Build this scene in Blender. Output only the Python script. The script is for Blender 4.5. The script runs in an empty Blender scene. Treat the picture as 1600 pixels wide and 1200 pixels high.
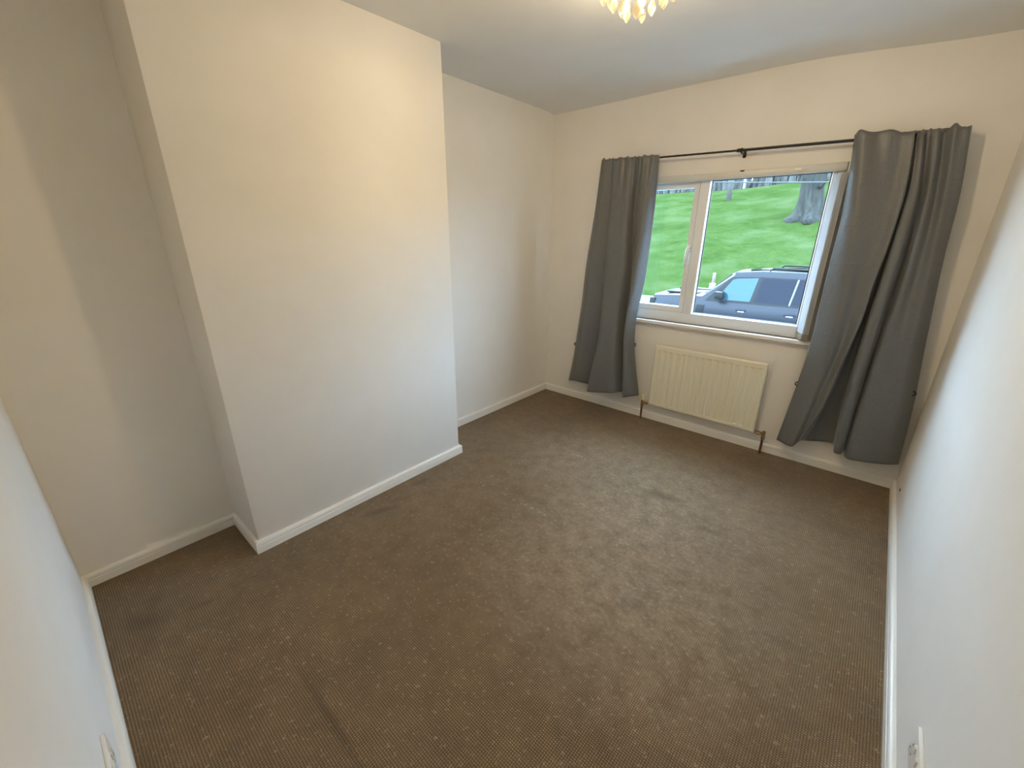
import bpy, bmesh, math, random
from mathutils import Vector, Matrix
random.seed(7)
S = bpy.context.scene
COL = S.collection
R = math.radians
# ------------------------------------------------------------------ camera
cd = bpy.data.cameras.new('camera'); cam = bpy.data.objects.new('camera', cd); COL.objects.link(cam)
cam.location = (2.33793, 0.15869, 1.46724)
cam.rotation_euler = (1.224688, -0.0037685, 0.716536)
cd.sensor_fit = 'HORIZONTAL'; cd.sensor_width = 36.0
cd.lens = 650.327 / 1600 * 36.0
cd.clip_start = 0.02; cd.clip_end = 400
S.camera = cam
# ------------------------------------------------------------------ sky, exposure (room lamp: see the chandelier)
w = bpy.data.worlds.new('overcast_sky'); S.world = w; w.use_nodes = True
bg = w.node_tree.nodes['Background']
SKY = 16.0
bg.inputs['Color'].default_value = (0.60, 0.86, 1.16, 1); bg.inputs['Strength'].default_value = SKY
LAMP = 740.0                     # radiance of the chandelier bulbs
LAMP_COL = (1.0, 0.785, 0.48, 1)
S.view_settings.view_transform = 'Standard'; S.view_settings.look = 'None'
S.view_settings.exposure = 0.60; S.view_settings.gamma = 1.0; S.view_settings.use_curve_mapping = False
S.cycles.max_bounces = 12; S.cycles.diffuse_bounces = 8; S.cycles.transparent_max_bounces = 24
S.cycles.sample_clamp_indirect = 6.0
S.cycles.use_denoising = True

# ------------------------------------------------------------------ helpers
def mat(name, color=(.8, .8, .8), rough=.5, metal=0.0, spec=.5, build=None):
    m = bpy.data.materials.new(name); m.use_nodes = True
    nt = m.node_tree; b = nt.nodes['Principled BSDF']
    b.inputs['Base Color'].default_value = (*color, 1); b.inputs['Roughness'].default_value = rough
    b.inputs['Metallic'].default_value = metal; b.inputs['Specular IOR Level'].default_value = spec
    if build: build(nt, b)
    return m
def N(nt, t, **k):
    n = nt.nodes.new(t)
    for a, v in k.items():
        if a.startswith('i_'): n.inputs[a[2:].replace('_', ' ')].default_value = v
        else: setattr(n, a, v)
    return n
def L(nt, a, b): nt.links.new(a, b)
def math_(nt, op, a, b=None, c=None, clamp=False):
    n = nt.nodes.new('ShaderNodeMath'); n.operation = op; n.use_clamp = clamp
    for i, v in enumerate((a, b, c)):
        if v is None: continue
        if isinstance(v, (int, float)): n.inputs[i].default_value = v
        else: nt.links.new(v, n.inputs[i])
    return n.outputs[0]
def coords(nt):
    g = nt.nodes.new('ShaderNodeNewGeometry'); s = nt.nodes.new('ShaderNodeSeparateXYZ'); nt.links.new(g.outputs['Position'], s.inputs[0])
    return g.outputs['Position'], s.outputs[0], s.outputs[1], s.outputs[2]
def noise(nt, pos, scale, detail=4, rough=.55):
    n = N(nt, 'ShaderNodeTexNoise'); n.inputs['Scale'].default_value = scale; n.inputs['Detail'].default_value = detail; n.inputs['Roughness'].default_value = rough
    if pos is not None: L(nt, pos, n.inputs['Vector'])
    return n.outputs['Fac']
def ramp(nt, fac, stops):
    r = N(nt, 'ShaderNodeValToRGB'); e = r.color_ramp.elements
    while len(e) < len(stops): e.new(.5)
    for i, (p, c) in enumerate(stops): e[i].position = p; e[i].color = (*c, 1)
    L(nt, fac, r.inputs[0]); return r.outputs[0]
def bump(nt, b, h, strength=.3, dist=.01):
    n = N(nt, 'ShaderNodeBump'); n.inputs['Strength'].default_value = strength; n.inputs['Distance'].default_value = dist
    L(nt, h, n.inputs['Height']); L(nt, n.outputs[0], b.inputs['Normal']); return n
def mixc(nt, f, a, b, mode='MIX'):
    n = N(nt, 'ShaderNodeMix'); n.data_type = 'RGBA'; n.blend_type = mode
    for s, v in ((n.inputs[0], f), (n.inputs[6], a), (n.inputs[7], b)):
        if isinstance(v, (int, float)): s.default_value = v
        elif isinstance(v, tuple): s.default_value = (*v, 1)
        else: L(nt, v, s)
    return n.outputs[2]

def add_box(bm, lo, hi, bev=0):
    vs = [bm.verts.new((x, y, z)) for x in (lo[0], hi[0]) for y in (lo[1], hi[1]) for z in (lo[2], hi[2])]
    q = [(0, 1, 3, 2), (4, 6, 7, 5), (0, 4, 5, 1), (2, 3, 7, 6), (0, 2, 6, 4), (1, 5, 7, 3)]
    fs = [bm.faces.new([vs[i] for i in f]) for f in q]
    if bev:
        es = list({e for f in fs for e in f.edges})
        bmesh.ops.bevel(bm, geom=es, offset=bev, segments=2, affect='EDGES', profile=.5)
    return bm
def add_tube(bm, pts, r, n=10, cap=True):
    """round bar through points; r may be a number or a list"""
    pts = [Vector(p) for p in pts]; rs = r if isinstance(r, (list, tuple)) else [r] * len(pts)
    rings = []; up = None
    for i, p in enumerate(pts):
        t = (pts[min(i + 1, len(pts) - 1)] - pts[max(i - 1, 0)]).normalized()
        if up is None: up = t.orthogonal().normalized()
        up = (up - t * up.dot(t)).normalized(); s = t.cross(up)
        rings.append([bm.verts.new(p + (up * math.cos(a) + s * math.sin(a)) * rs[i]) for a in [2 * math.pi * k / n for k in range(n)]])
    for a, b in zip(rings, rings[1:]):
        for k in range(n): bm.faces.new((a[k], a[(k + 1) % n], b[(k + 1) % n], b[k]))
    if cap: bm.faces.new(rings[0][::-1]); bm.faces.new(rings[-1])
    return bm
def add_lathe(bm, prof, n=24, c=(0, 0, 0)):
    rings = [[bm.verts.new((c[0] + r * math.cos(2 * math.pi * k / n), c[1] + r * math.sin(2 * math.pi * k / n), c[2] + z)) for k in range(n)] for r, z in prof]
    for a, b in zip(rings, rings[1:]):
        for k in range(n): bm.faces.new((a[k], a[(k + 1) % n], b[(k + 1) % n], b[k]))
    bm.faces.new(rings[0][::-1]); bm.faces.new(rings[-1])
    return bm
def obj(name, bm, m, parent=None, smooth=False, **props):
    me = bpy.data.meshes.new(name)
    bmesh.ops.recalc_face_normals(bm, faces=bm.faces)
    if smooth:
        for f in bm.faces: f.smooth = True
    bm.to_mesh(me); bm.free()
    if m: me.materials.append(m)
    if smooth == 'auto':
        me.set_sharp_from_angle(angle=R(35))
    o = bpy.data.objects.new(name, me); COL.objects.link(o)
    if parent: o.parent = parent; o.matrix_parent_inverse = Matrix.Translation(-parent.location)
    for k, v in props.items(): o[k] = v
    return o
def box(name, lo, hi, m, parent=None, bev=0, **props):
    return obj(name, add_box(bmesh.new(), lo, hi, bev), m, parent, 'auto' if bev else False, **props)
def thing(name, label, cat, loc, group=None):
    o = bpy.data.objects.new(name, None); COL.objects.link(o); o.location = loc; o.empty_display_size = .1
    o['label'] = label; o['category'] = cat
    if group: o['group'] = group
    bpy.context.view_layer.update()
    return o
def tag(o, label, cat, group=None):
    o['label'] = label; o['category'] = cat
    if group: o['group'] = group
    return o

# ------------------------------------------------------------------ dimensions (metres) : x across, y towards the window, z up
W, D, H = 2.6733, 3.3638, 2.40
CX, Y0, Y1 = 0.334, 0.5918, 1.8934          # chimney breast
WX0, WX1, WZ0, WZ1 = 0.66, 2.045, 0.832, 1.855   # window opening

# ------------------------------------------------------------------ materials of the setting
def wall_build(nt, b):
    pos, x, y, z = coords(nt)
    n1 = noise(nt, pos, 260, 3); n2 = noise(nt, pos, 5, 3)
    L(nt, ramp(nt, n2, [(.3, (.815, .795, .76)), (.7, (.84, .82, .787))]), b.inputs['Base Color'])
    h = math_(nt, 'ADD', math_(nt, 'MULTIPLY', n1, .12), n2)
    bump(nt, b, h, .25, .004)
M_wall = mat('matt_magnolia_emulsion', rough=.75, spec=.25, build=wall_build)
def ceil_build(nt, b):
    pos, x, y, z = coords(nt)
    n2 = noise(nt, pos, 4, 3); n1 = noise(nt, pos, 200, 3)
    L(nt, ramp(nt, n2, [(.3, (.80, .805, .805)), (.7, (.825, .835, .84))]), b.inputs['Base Color'])
    bump(nt, b, math_(nt, 'ADD', math_(nt, 'MULTIPLY', n1, .12), n2), .2, .004)
M_ceil = mat('white_ceiling_paint', rough=.85, spec=.2, build=ceil_build)
M_gloss = mat('white_gloss_paint', (.84, .83, .79), .28, spec=.5)
M_upvc = mat('haze_tinted_white_upvc', (.84, .885, .94), .25, spec=.5)  # blue cast in the colour stands in for daylight haze over the frame
M_sill = mat('white_sill_board', (.90, .90, .89), .3)
def wood_build(nt, b):
    pos, x, y, z = coords(nt)
    v = N(nt, 'ShaderNodeVectorMath', operation='MULTIPLY'); L(nt, pos, v.inputs[0]); v.inputs[1].default_value = (20, 200, 200)
    L(nt, ramp(nt, noise(nt, v.outputs[0], 1, 4), [(.3, (.20, .12, .06)), (.7, (.33, .21, .11))]), b.inputs['Base Color'])
M_wood = mat('bare_brown_wood', rough=.6, build=wood_build)

def carpet_build(nt, b):
    pos, x, y, z = coords(nt)
    P = 2 * math.pi / .0078
    wob = math_(nt, 'MULTIPLY', math_(nt, 'SUBTRACT', noise(nt, pos, 40, 2), .5), 2.2)
    sx = math_(nt, 'SINE', math_(nt, 'MULTIPLY_ADD', x, P, wob)); sy = math_(nt, 'SINE', math_(nt, 'MULTIPLY_ADD', y, P, wob))
    loop = math_(nt, 'MULTIPLY_ADD', math_(nt, 'MULTIPLY', math_(nt, 'ADD', sx, 1), math_(nt, 'ADD', sy, 1)), .25, 0)      # 0..1 loops in ranks
    fine = noise(nt, pos, 420, 3)
    base = ramp(nt, loop, [(.0, (.110, .068, .030)), (.5, (.240, .157, .079)), (1, (.305, .207, .110))])
    big = noise(nt, pos, 2.3, 5, .6); mid = noise(nt, pos, 13, 5, .65); sp = noise(nt, pos, 55, 4, .7)
    c = mixc(nt, 1.0, base, ramp(nt, big, [(.3, (.86, .85, .84)), (.7, (1.1, 1.1, 1.1))]), 'MULTIPLY')
    c = mixc(nt, 1.0, c, ramp(nt, mid, [(.32, (.87, .86, .85)), (.68, (1.13, 1.13, 1.13))]), 'MULTIPLY')
    c = mixc(nt, 1.0, c, ramp(nt, fine, [(.3, (.7, .7, .7)), (.7, (1.25, 1.25, 1.25))]), 'MULTIPLY')
    # pale fluff and flattened pile; wear and window light painted together near the window
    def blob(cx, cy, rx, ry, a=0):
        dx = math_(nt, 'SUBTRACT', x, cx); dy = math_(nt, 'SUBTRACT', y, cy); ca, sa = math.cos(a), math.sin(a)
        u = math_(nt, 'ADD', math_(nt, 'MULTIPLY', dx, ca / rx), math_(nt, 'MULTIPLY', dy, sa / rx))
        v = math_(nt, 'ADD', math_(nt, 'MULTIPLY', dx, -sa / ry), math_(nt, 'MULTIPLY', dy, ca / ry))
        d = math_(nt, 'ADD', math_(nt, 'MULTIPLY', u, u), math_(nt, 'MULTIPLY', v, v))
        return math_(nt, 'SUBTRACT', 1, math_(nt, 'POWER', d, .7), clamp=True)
    worn_lit = math_(nt, 'ADD', blob(1.5, 2.35, 1.05, .62), blob(1.75, 1.6, .8, .7))
    wn = math_(nt, 'MULTIPLY', worn_lit, math_(nt, 'MULTIPLY_ADD', math_(nt, 'MULTIPLY', mid, sp), 2.2, -.15, clamp=True), clamp=True)
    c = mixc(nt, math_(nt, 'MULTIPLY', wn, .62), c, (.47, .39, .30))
    fl = ramp(nt, sp, [(.58, (0, 0, 0)), (.70, (1, 1, 1))])
    c = mixc(nt, math_(nt, 'MULTIPLY', fl, .55), c, (.42, .34, .25))
    # seams, creases and stains
    dark = None
    for a in ((.42, .14, .11, .05, .9), (.49, .31, .09, .02, 1.3), (.43, 1.48, .10, .03, 1.4), (.50, 1.15, .12, .035, 1.2), (1.3, .452, .34, .018, -.02),
              (2.014, 1.032, .012, .010, 0), (2.60, 2.47, .013, .013, 0), (2.60, 2.39, .012, .010, 0), (1.62, 2.34, .16, .05, .2), (1.95, 2.2, .10, .03, .1), (.62, 1.52, .01, .01, 0), (1.2, 1.9, .012, .007, .3)):
        q = blob(*a); dark = q if dark is None else math_(nt, 'MAXIMUM', dark, q)
    c = mixc(nt, math_(nt, 'MULTIPLY', math_(nt, 'MULTIPLY', dark, math_(nt, 'ADD', mid, .25)), .50, clamp=True), c, (.028, .019, .010))
    pale = None
    for a in ((1.1, 1.735, .62, .008, .01), (1.0, 2.42, .45, .012, .1), (2.42, 2.05, .008, .20, 0), (2.1, 1.62, .24, .012, .15), (.74, 2.40, .02, .10, .4), (2.18, 1.3, .05, .012, .3)):
        q = blob(*a); pale = q if pale is None else math_(nt, 'MAXIMUM', pale, q)
    c = mixc(nt, math_(nt, 'MULTIPLY', pale, math_(nt, 'MULTIPLY_ADD', math_(nt, 'MULTIPLY', mid, sp), 3.2, -.85, clamp=True)), c, (.50, .44, .36))
    L(nt, c, b.inputs['Base Color'])
    h = math_(nt, 'ADD', math_(nt, 'MULTIPLY', loop, 1.0), math_(nt, 'MULTIPLY', fine, .8))
    h = math_(nt, 'SUBTRACT', h, math_(nt, 'MULTIPLY', dark, .5))
    bump(nt, b, h, .55, .003)
    b.inputs['Sheen Weight'].default_value = .15; b.inputs['Sheen Roughness'].default_value = .6
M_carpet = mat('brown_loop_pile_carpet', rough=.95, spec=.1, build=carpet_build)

# ------------------------------------------------------------------ room shell
ST = dict(kind='structure')
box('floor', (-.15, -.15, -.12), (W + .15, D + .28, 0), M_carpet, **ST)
# ceiling: old plaster that dips a little in the window corner
bm = bmesh.new(); nx, ny = 40, 40; g = {}
def sm(t): t = min(1, max(0, t)); return t * t * (3 - 2 * t)
for i in range(nx + 1):
    for j in range(ny + 1):
        x = -.1 + (W + .2) * i / nx; y = -.1 + (D + .2) * j / ny
        z = H - .055 * sm((x - 1.7) / .95) * sm((y - 2.5) / .86) - .006 * (.5 + .5 * math.sin(x * 3.1 + 1) * math.sin(y * 2.3)) - .012 * sm((y - D + .16) / .16) ** 2
        g[i, j] = bm.verts.new((x, y, z))
low = [[g[i, j] for j in range(ny + 1)] for i in range(nx + 1)]
for i in range(nx):
    for j in range(ny): bm.faces.new((low[i][j], low[i + 1][j], low[i + 1][j + 1], low[i][j + 1]))
top = [bm.verts.new(p) for p in ((-.1, -.1, H + .15), (W + .1, -.1, H + .15), (W + .1, D + .1, H + .15), (-.1, D + .1, H + .15))]
bm.faces.new(top)
obj('ceiling', bm, M_ceil, smooth='auto', **ST)
box('wall_back', (-.15, -.15, -.05), (W + .15, 0, H + .1), M_wall, **ST)
box('wall_left', (-.15, -.05, -.05), (0, D + .05, H + .1), M_wall, **ST)
box('wall_right', (W, -.05, -.05), (W + .15, D + .05, H + .1), M_wall, **ST)
box('wall_chimney', (-.05, Y0, -.05), (CX, Y1, H + .1), M_wall, bev=.004, **ST)
# window wall with its opening
bm = bmesh.new(); T = .26
xs = [-.15, WX0, WX1, W + .15]; zs = [-.05, WZ0, WZ1, H + .1]
grid = {(i, k, s): bm.verts.new((xs[i], D + (T if s else 0), zs[k])) for i in range(4) for k in range(4) for s in (0, 1)}
for i in range(3):
    for k in range(3):
        if (i, k) == (1, 1): continue
        for s in (0, 1): bm.faces.new([grid[a, b_, s] for a, b_ in ((i, k), (i + 1, k), (i + 1, k + 1), (i, k + 1))])
def rim(a, b_): bm.faces.new((grid[(*a, 0)], grid[(*b_, 0)], grid[(*b_, 1)], grid[(*a, 1)]))
for a, b_ in (((1, 1), (2, 1)), ((2, 1), (2, 2)), ((2, 2), (1, 2)), ((1, 2), (1, 1))): rim(a, b_)
for i in range(3): rim((i, 0), (i + 1, 0)); rim((i, 3), (i + 1, 3)); rim((0, i), (0, i + 1)); rim((3, i), (3, i + 1))
obj('wall_window', bm, M_wall, **ST)

# skirting boards: bullnose with a groove, mitred round the corners
PROF = [(0, 0), (.018, 0), (.018, .034), (.0155, .036), (.0155, .0385), (.0175, .041), (.0175, .050), (.0155, .0565), (.011, .0605), (.004, .0615), (0, .0615)]
def skirting(name, path):
    """path of wall corners, room on the right-hand side of travel"""
    P = [Vector(p) for p in path]; bm = bmesh.new(); rings = []
    for i, p in enumerate(P):
        nrm = []
        if i > 0: d = (P[i] - P[i - 1]).normalized(); nrm.append(Vector((d.y, -d.x)))
        if i < len(P) - 1: d = (P[i + 1] - P[i]).normalized(); nrm.append(Vector((d.y, -d.x)))
        n = nrm[0] if len(nrm) == 1 else (nrm[0] + nrm[1]) / (1 + nrm[0].dot(nrm[1]))
        rings.append([bm.verts.new((p.x + n.x * o, p.y + n.y * o, z)) for o, z in PROF])
    m = len(PROF)
    for a, b_ in zip(rings, rings[1:]):
        for k in range(m): bm.faces.new((a[k], a[(k + 1) % m], b_[(k + 1) % m], b_[k]))
    bm.faces.new(rings[0]); bm.faces.new(rings[-1][::-1])
    return obj(name, bm, M_gloss, smooth='auto', **ST)
skirting('baseboard_left', [(0, .0), (0, Y0), (CX, Y0), (CX, Y1), (0, Y1), (0, D)])
skirting('baseboard_window', [(0, D), (W, D)])
skirting('baseboard_right', [(W, D), (W, 0)])
skirting('baseboard_back', [(W, 0), (0, 0)])

# ------------------------------------------------------------------ window
def thin_fresnel(nt, ior):
    """same reflectance from both faces of a thin pane (no total reflection at the back face)"""
    f = N(nt, 'ShaderNodeFresnel'); g = N(nt, 'ShaderNodeNewGeometry')
    L(nt, math_(nt, 'MULTIPLY_ADD', g.outputs['Backfacing'], 1 / ior - ior, ior), f.inputs[0]); return f
def glass_build(nt, b):
    out = nt.nodes['Material Output']; nt.nodes.remove(b)
    t = N(nt, 'ShaderNodeBsdfTransparent'); t.inputs[0].default_value = (.93, .96, .96, 1)
    gl = N(nt, 'ShaderNodeBsdfGlossy'); gl.inputs['Roughness'].default_value = .01
    f = thin_fresnel(nt, 1.45)
    mx = N(nt, 'ShaderNodeMixShader'); L(nt, f.outputs[0], mx.inputs[0]); L(nt, t.outputs[0], mx.inputs[1]); L(nt, gl.outputs[0], mx.inputs[2]); L(nt, mx.outputs[0], out.inputs[0])
M_glass = mat('clear_window_glass', build=glass_build)
M_seal = mat('black_rubber_seal', (.03, .04, .045), .5)
M_spacer = mat('aluminium_spacer', (.55, .6, .62), .4, .6)
yf = D + .03
def frame_ring(x0, x1, z0, z1, wd, y0, y1, bevel=.004, inner_slope=0):
    """rectangular frame: outer size, bar width(s) l,r,b,t"""
    l, r, b_, t = wd; bm = bmesh.new()
    O = [(x0, z0), (x1, z0), (x1, z1), (x0, z1)]; I = [(x0 + l, z0 + b_), (x1 - r, z0 + b_), (x1 - r, z1 - t), (x0 + l, z1 - t)]
    s = inner_slope; I2 = [(x0 + l - s, z0 + b_ - s), (x1 - r + s, z0 + b_ - s), (x1 - r + s, z1 - t + s), (x0 + l - s, z1 - t + s)]
    fo = [bm.verts.new((x, y0, z)) for x, z in O]; fi = [bm.verts.new((x, y0, z)) for x, z in I2]
    bi = [bm.verts.new((x, y1, z)) for x, z in I]; bo = [bm.verts.new((x, y1, z)) for x, z in O]
    for k in range(4):
        j = (k + 1) % 4
        bm.faces.new((fo[k], fo[j], fi[j], fi[k])); bm.faces.new((fi[k], fi[j], bi[j], bi[k]))
        bm.faces.new((bi[k], bi[j], bo[j], bo[k])); bm.faces.new((bo[k], bo[j], fo[j], fo[k]))
    return bm
# outer frame (structure) with its parts
win = obj('window_1', frame_ring(WX0, WX1, WZ0, WZ1, (.045, .06, .075, .035), yf, yf + .065, inner_slope=0), M_upvc, **ST)
MX0, MX1 = 1.241, 1.303
box('mullion', (MX0, yf - .001, WZ0 + .07), (MX1, yf + .064, WZ1 - .03), M_upvc, win, .003)
# fixed light: bead and glass
GX0, GX1, GZ0, GZ1 = 1.303, 1.985, .906, 1.821
obj('glazing_bead', frame_ring(GX0 - .012, GX1 + .012, GZ0 - .012, GZ1 + .01, (.022, .024, .022, .018), yf - .004, yf + .02, inner_slope=.008), M_upvc, win)
obj('glazing_seal', frame_ring(GX0 + .002, GX1 - .004, GZ0 + .002, GZ1 - .002, (.012, .012, .010, .010), yf + .018, yf + .027), M_seal, win)
box('fixed_pane', (GX0, yf + .021, GZ0), (GX1, yf + .025, GZ1), M_glass, win)
# opening casement on the left
SX0, SX1, SZ0, SZ1 = WX0 + .045, 1.241, .905, 1.821
sash = obj('casement_sash', frame_ring(SX0, SX1, SZ0, SZ1, (.04, .04, .042, .046), yf + .010, yf + .06, inner_slope=-.0), M_upvc, win)
obj('sash_seal', frame_ring(SX0 - .004, SX1 + .004, SZ0 - .004, SZ1 + .004, (.007, .007, .007, .007), yf + .006, yf + .012), mat('grey_gasket', (.25, .25, .25), .6), sash)
box('sash_pane', (SX0 + .03, yf + .032, SZ0 + .03), (SX1 - .03, yf + .036, SZ1 - .03), M_glass, sash)
bm = bmesh.new(); add_box(bm, (1.212, yf - .004, 1.345), (1.238, yf + .011, 1.395), .003)
add_tube(bm, [(1.225, yf - .002, 1.378), (1.225, yf - .028, 1.378), (1.224, yf - .036, 1.368), (1.219, yf - .036, 1.33), (1.215, yf - .034, 1.265)], [.009, .009, .009, .0075, .006], 8)
obj('window_handle', bm, mat('white_handle_enamel', (.82, .83, .83), .3), sash, 'auto')
# sill board, proud of the wall
box('window_sill', (WX0 - .05, D - .04, .806), (2.092, D + .045, .832), M_sill, win, .005)
# vertical blind drawn to the right: headrail across the top, slats stacked on their hooks, weights in their feet
def slat_build(nt, b):
    out = nt.nodes['Material Output']
    b.inputs['Base Color'].default_value = (.80, .81, .82, 1); b.inputs['Roughness'].default_value = .8
    tr = N(nt, 'ShaderNodeBsdfTranslucent'); tr.inputs[0].default_value = (.80, .82, .84, 1)
    mx = N(nt, 'ShaderNodeMixShader'); mx.inputs[0].default_value = .5; L(nt, b.outputs[0], mx.inputs[1]); L(nt, tr.outputs[0], mx.inputs[2]); L(nt, mx.outputs[0], out.inputs[0])
M_slat = mat('white_translucent_blind_fabric', build=slat_build)
M_wgt = mat('tan_fabric_over_weight', (.30, .24, .18), .7)
M_hook = mat('clear_plastic_hook', (.6, .6, .58), .3)
vb_ = thing('vertical_blind', 'white vertical blind with slats stacked at the right side of the window', 'blind', (1.4, D + .005, 1.85))
bm = bmesh.new(); add_box(bm, (WX0 + .012, D - .012, 1.814), (2.043, D + .026, 1.8535), .003)
add_box(bm, (WX0 + .014, D - .006, 1.8105), (2.041, D + .000, 1.815)); add_box(bm, (WX0 + .014, D + .014, 1.8105), (2.041, D + .020, 1.815))
obj('headrail', bm, mat('grey_white_headrail', (.66, .67, .66), .35), vb_, 'auto')
box('rail_clip', (1.49, D - .0135, 1.846), (1.514, D + .005, 1.855), M_seal, vb_, .001, label='dark fixing clip on the headrail')
box('rail_clip', (1.79, D - .015, 1.826), (1.825, D + .004, 1.843), M_gloss, vb_, .003)
for k in range(6):
    ang = R(62); cx_, cy_ = 2.008 + .0062 * k, D - .020 - .0012 * k; dx, dy = math.cos(ang) * .0445, -math.sin(ang) * .0445
    bm = bmesh.new(); nrm = Vector((-math.sin(ang), -math.cos(ang), 0)) * .0004; ring = []
    for z in (.842, .92, 1.1, 1.4, 1.7, 1.796):
        row = [[bm.verts.new(Vector((cx_ + dx * t, cy_ + dy * t, z)) + nrm * s + nrm * 7 * (1 - t * t) * s ** 0 * .6) for t in (-1, -.5, 0, .5, 1)] for s in (-1, 1)]
        ring.append(row[0] + row[1][::-1])
    for p, q in zip(ring, ring[1:]):
        for i in range(10): bm.faces.new((p[i], p[(i + 1) % 10], q[(i + 1) % 10], q[i]))
    bm.faces.new(ring[0]); bm.faces.new(ring[-1][::-1])
    sl = obj('slat', bm, M_slat, vb_)
    bm = bmesh.new(); n3 = nrm * 2.2
    P = [Vector((cx_ + dx * t, cy_ + dy * t, 0)) + n3 * s + nrm * 3.2 for t, s in ((-.97, -1), (.97, -1), (.97, 1), (-.97, 1))]
    lo = [bm.verts.new(p + Vector((0, 0, .838))) for p in P]; hi = [bm.verts.new(p + Vector((0, 0, .879))) for p in P]
    bm.faces.new(lo[::-1]); bm.faces.new(hi)
    for i in range(4): bm.faces.new((lo[i], lo[(i + 1) % 4], hi[(i + 1) % 4], hi[i]))
    obj('slat_weight', bm, M_wgt, sl)
    bm = bmesh.new(); add_box(bm, (cx_ - .004, cy_ - .004, 1.79), (cx_ + .004, cy_ + .004, 1.799)); add_tube(bm, [(cx_, cy_, 1.795), (cx_, cy_ * .4 + (D + .007) * .6, 1.806), (cx_, D + .007, 1.816)], .0014, 6)
    obj('slat_hook', bm, M_hook, sl)
# outside sill and brick reveal close the opening
box('trim_1', (WX0 - .05, D + .09, .79), (WX1 + .05, D + .31, .826), mat('stone_outer_sill', (.5, .49, .46), .8), **ST)

# ------------------------------------------------------------------ curtain rod
M_rod = mat('black_metal_rod', (.012, .010, .010), .35, .3)
rd = .08; rod = thing('curtain_rod', 'thin black telescopic curtain rod above the window', 'curtain rod', (1.5, D - rd, 1.955))
def rz(x): return 1.9705 + (x - .979) / (2.051 - .979) * (1.947 - 1.9705)
yr = D - rd
obj('rod_section', add_tube(bmesh.new(), [(.56, yr, rz(.56)), (1.53, yr, rz(1.53))], .0062, 10), M_rod, rod, 'auto')
obj('rod_section', add_tube(bmesh.new(), [(1.49, yr, rz(1.49)), (2.455, yr, rz(2.455))], .0082, 10), M_rod, rod, 'auto')
for x in (.60, 1.497, 2.44):
    bm = bmesh.new(); z = rz(x)
    add_tube(bm, [(x, D - .001, z - .014), (x, D - .045, z - .016), (x, yr, z - .013)], .0055, 8)
    add_box(bm, (x - .010, D - .005, z - .034), (x + .010, D - .0005, z + .012), .002)
    add_tube(bm, [(x - .006, yr, rz(x)), (x + .006, yr, rz(x))], .0125, 12)
    if abs(x - 1.497) < .01: add_tube(bm, [(1.470, yr, rz(1.47)), (1.490, yr, rz(1.49))], .0105, 12)
    obj('rod_bracket', bm, M_rod, rod, 'auto')

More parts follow.
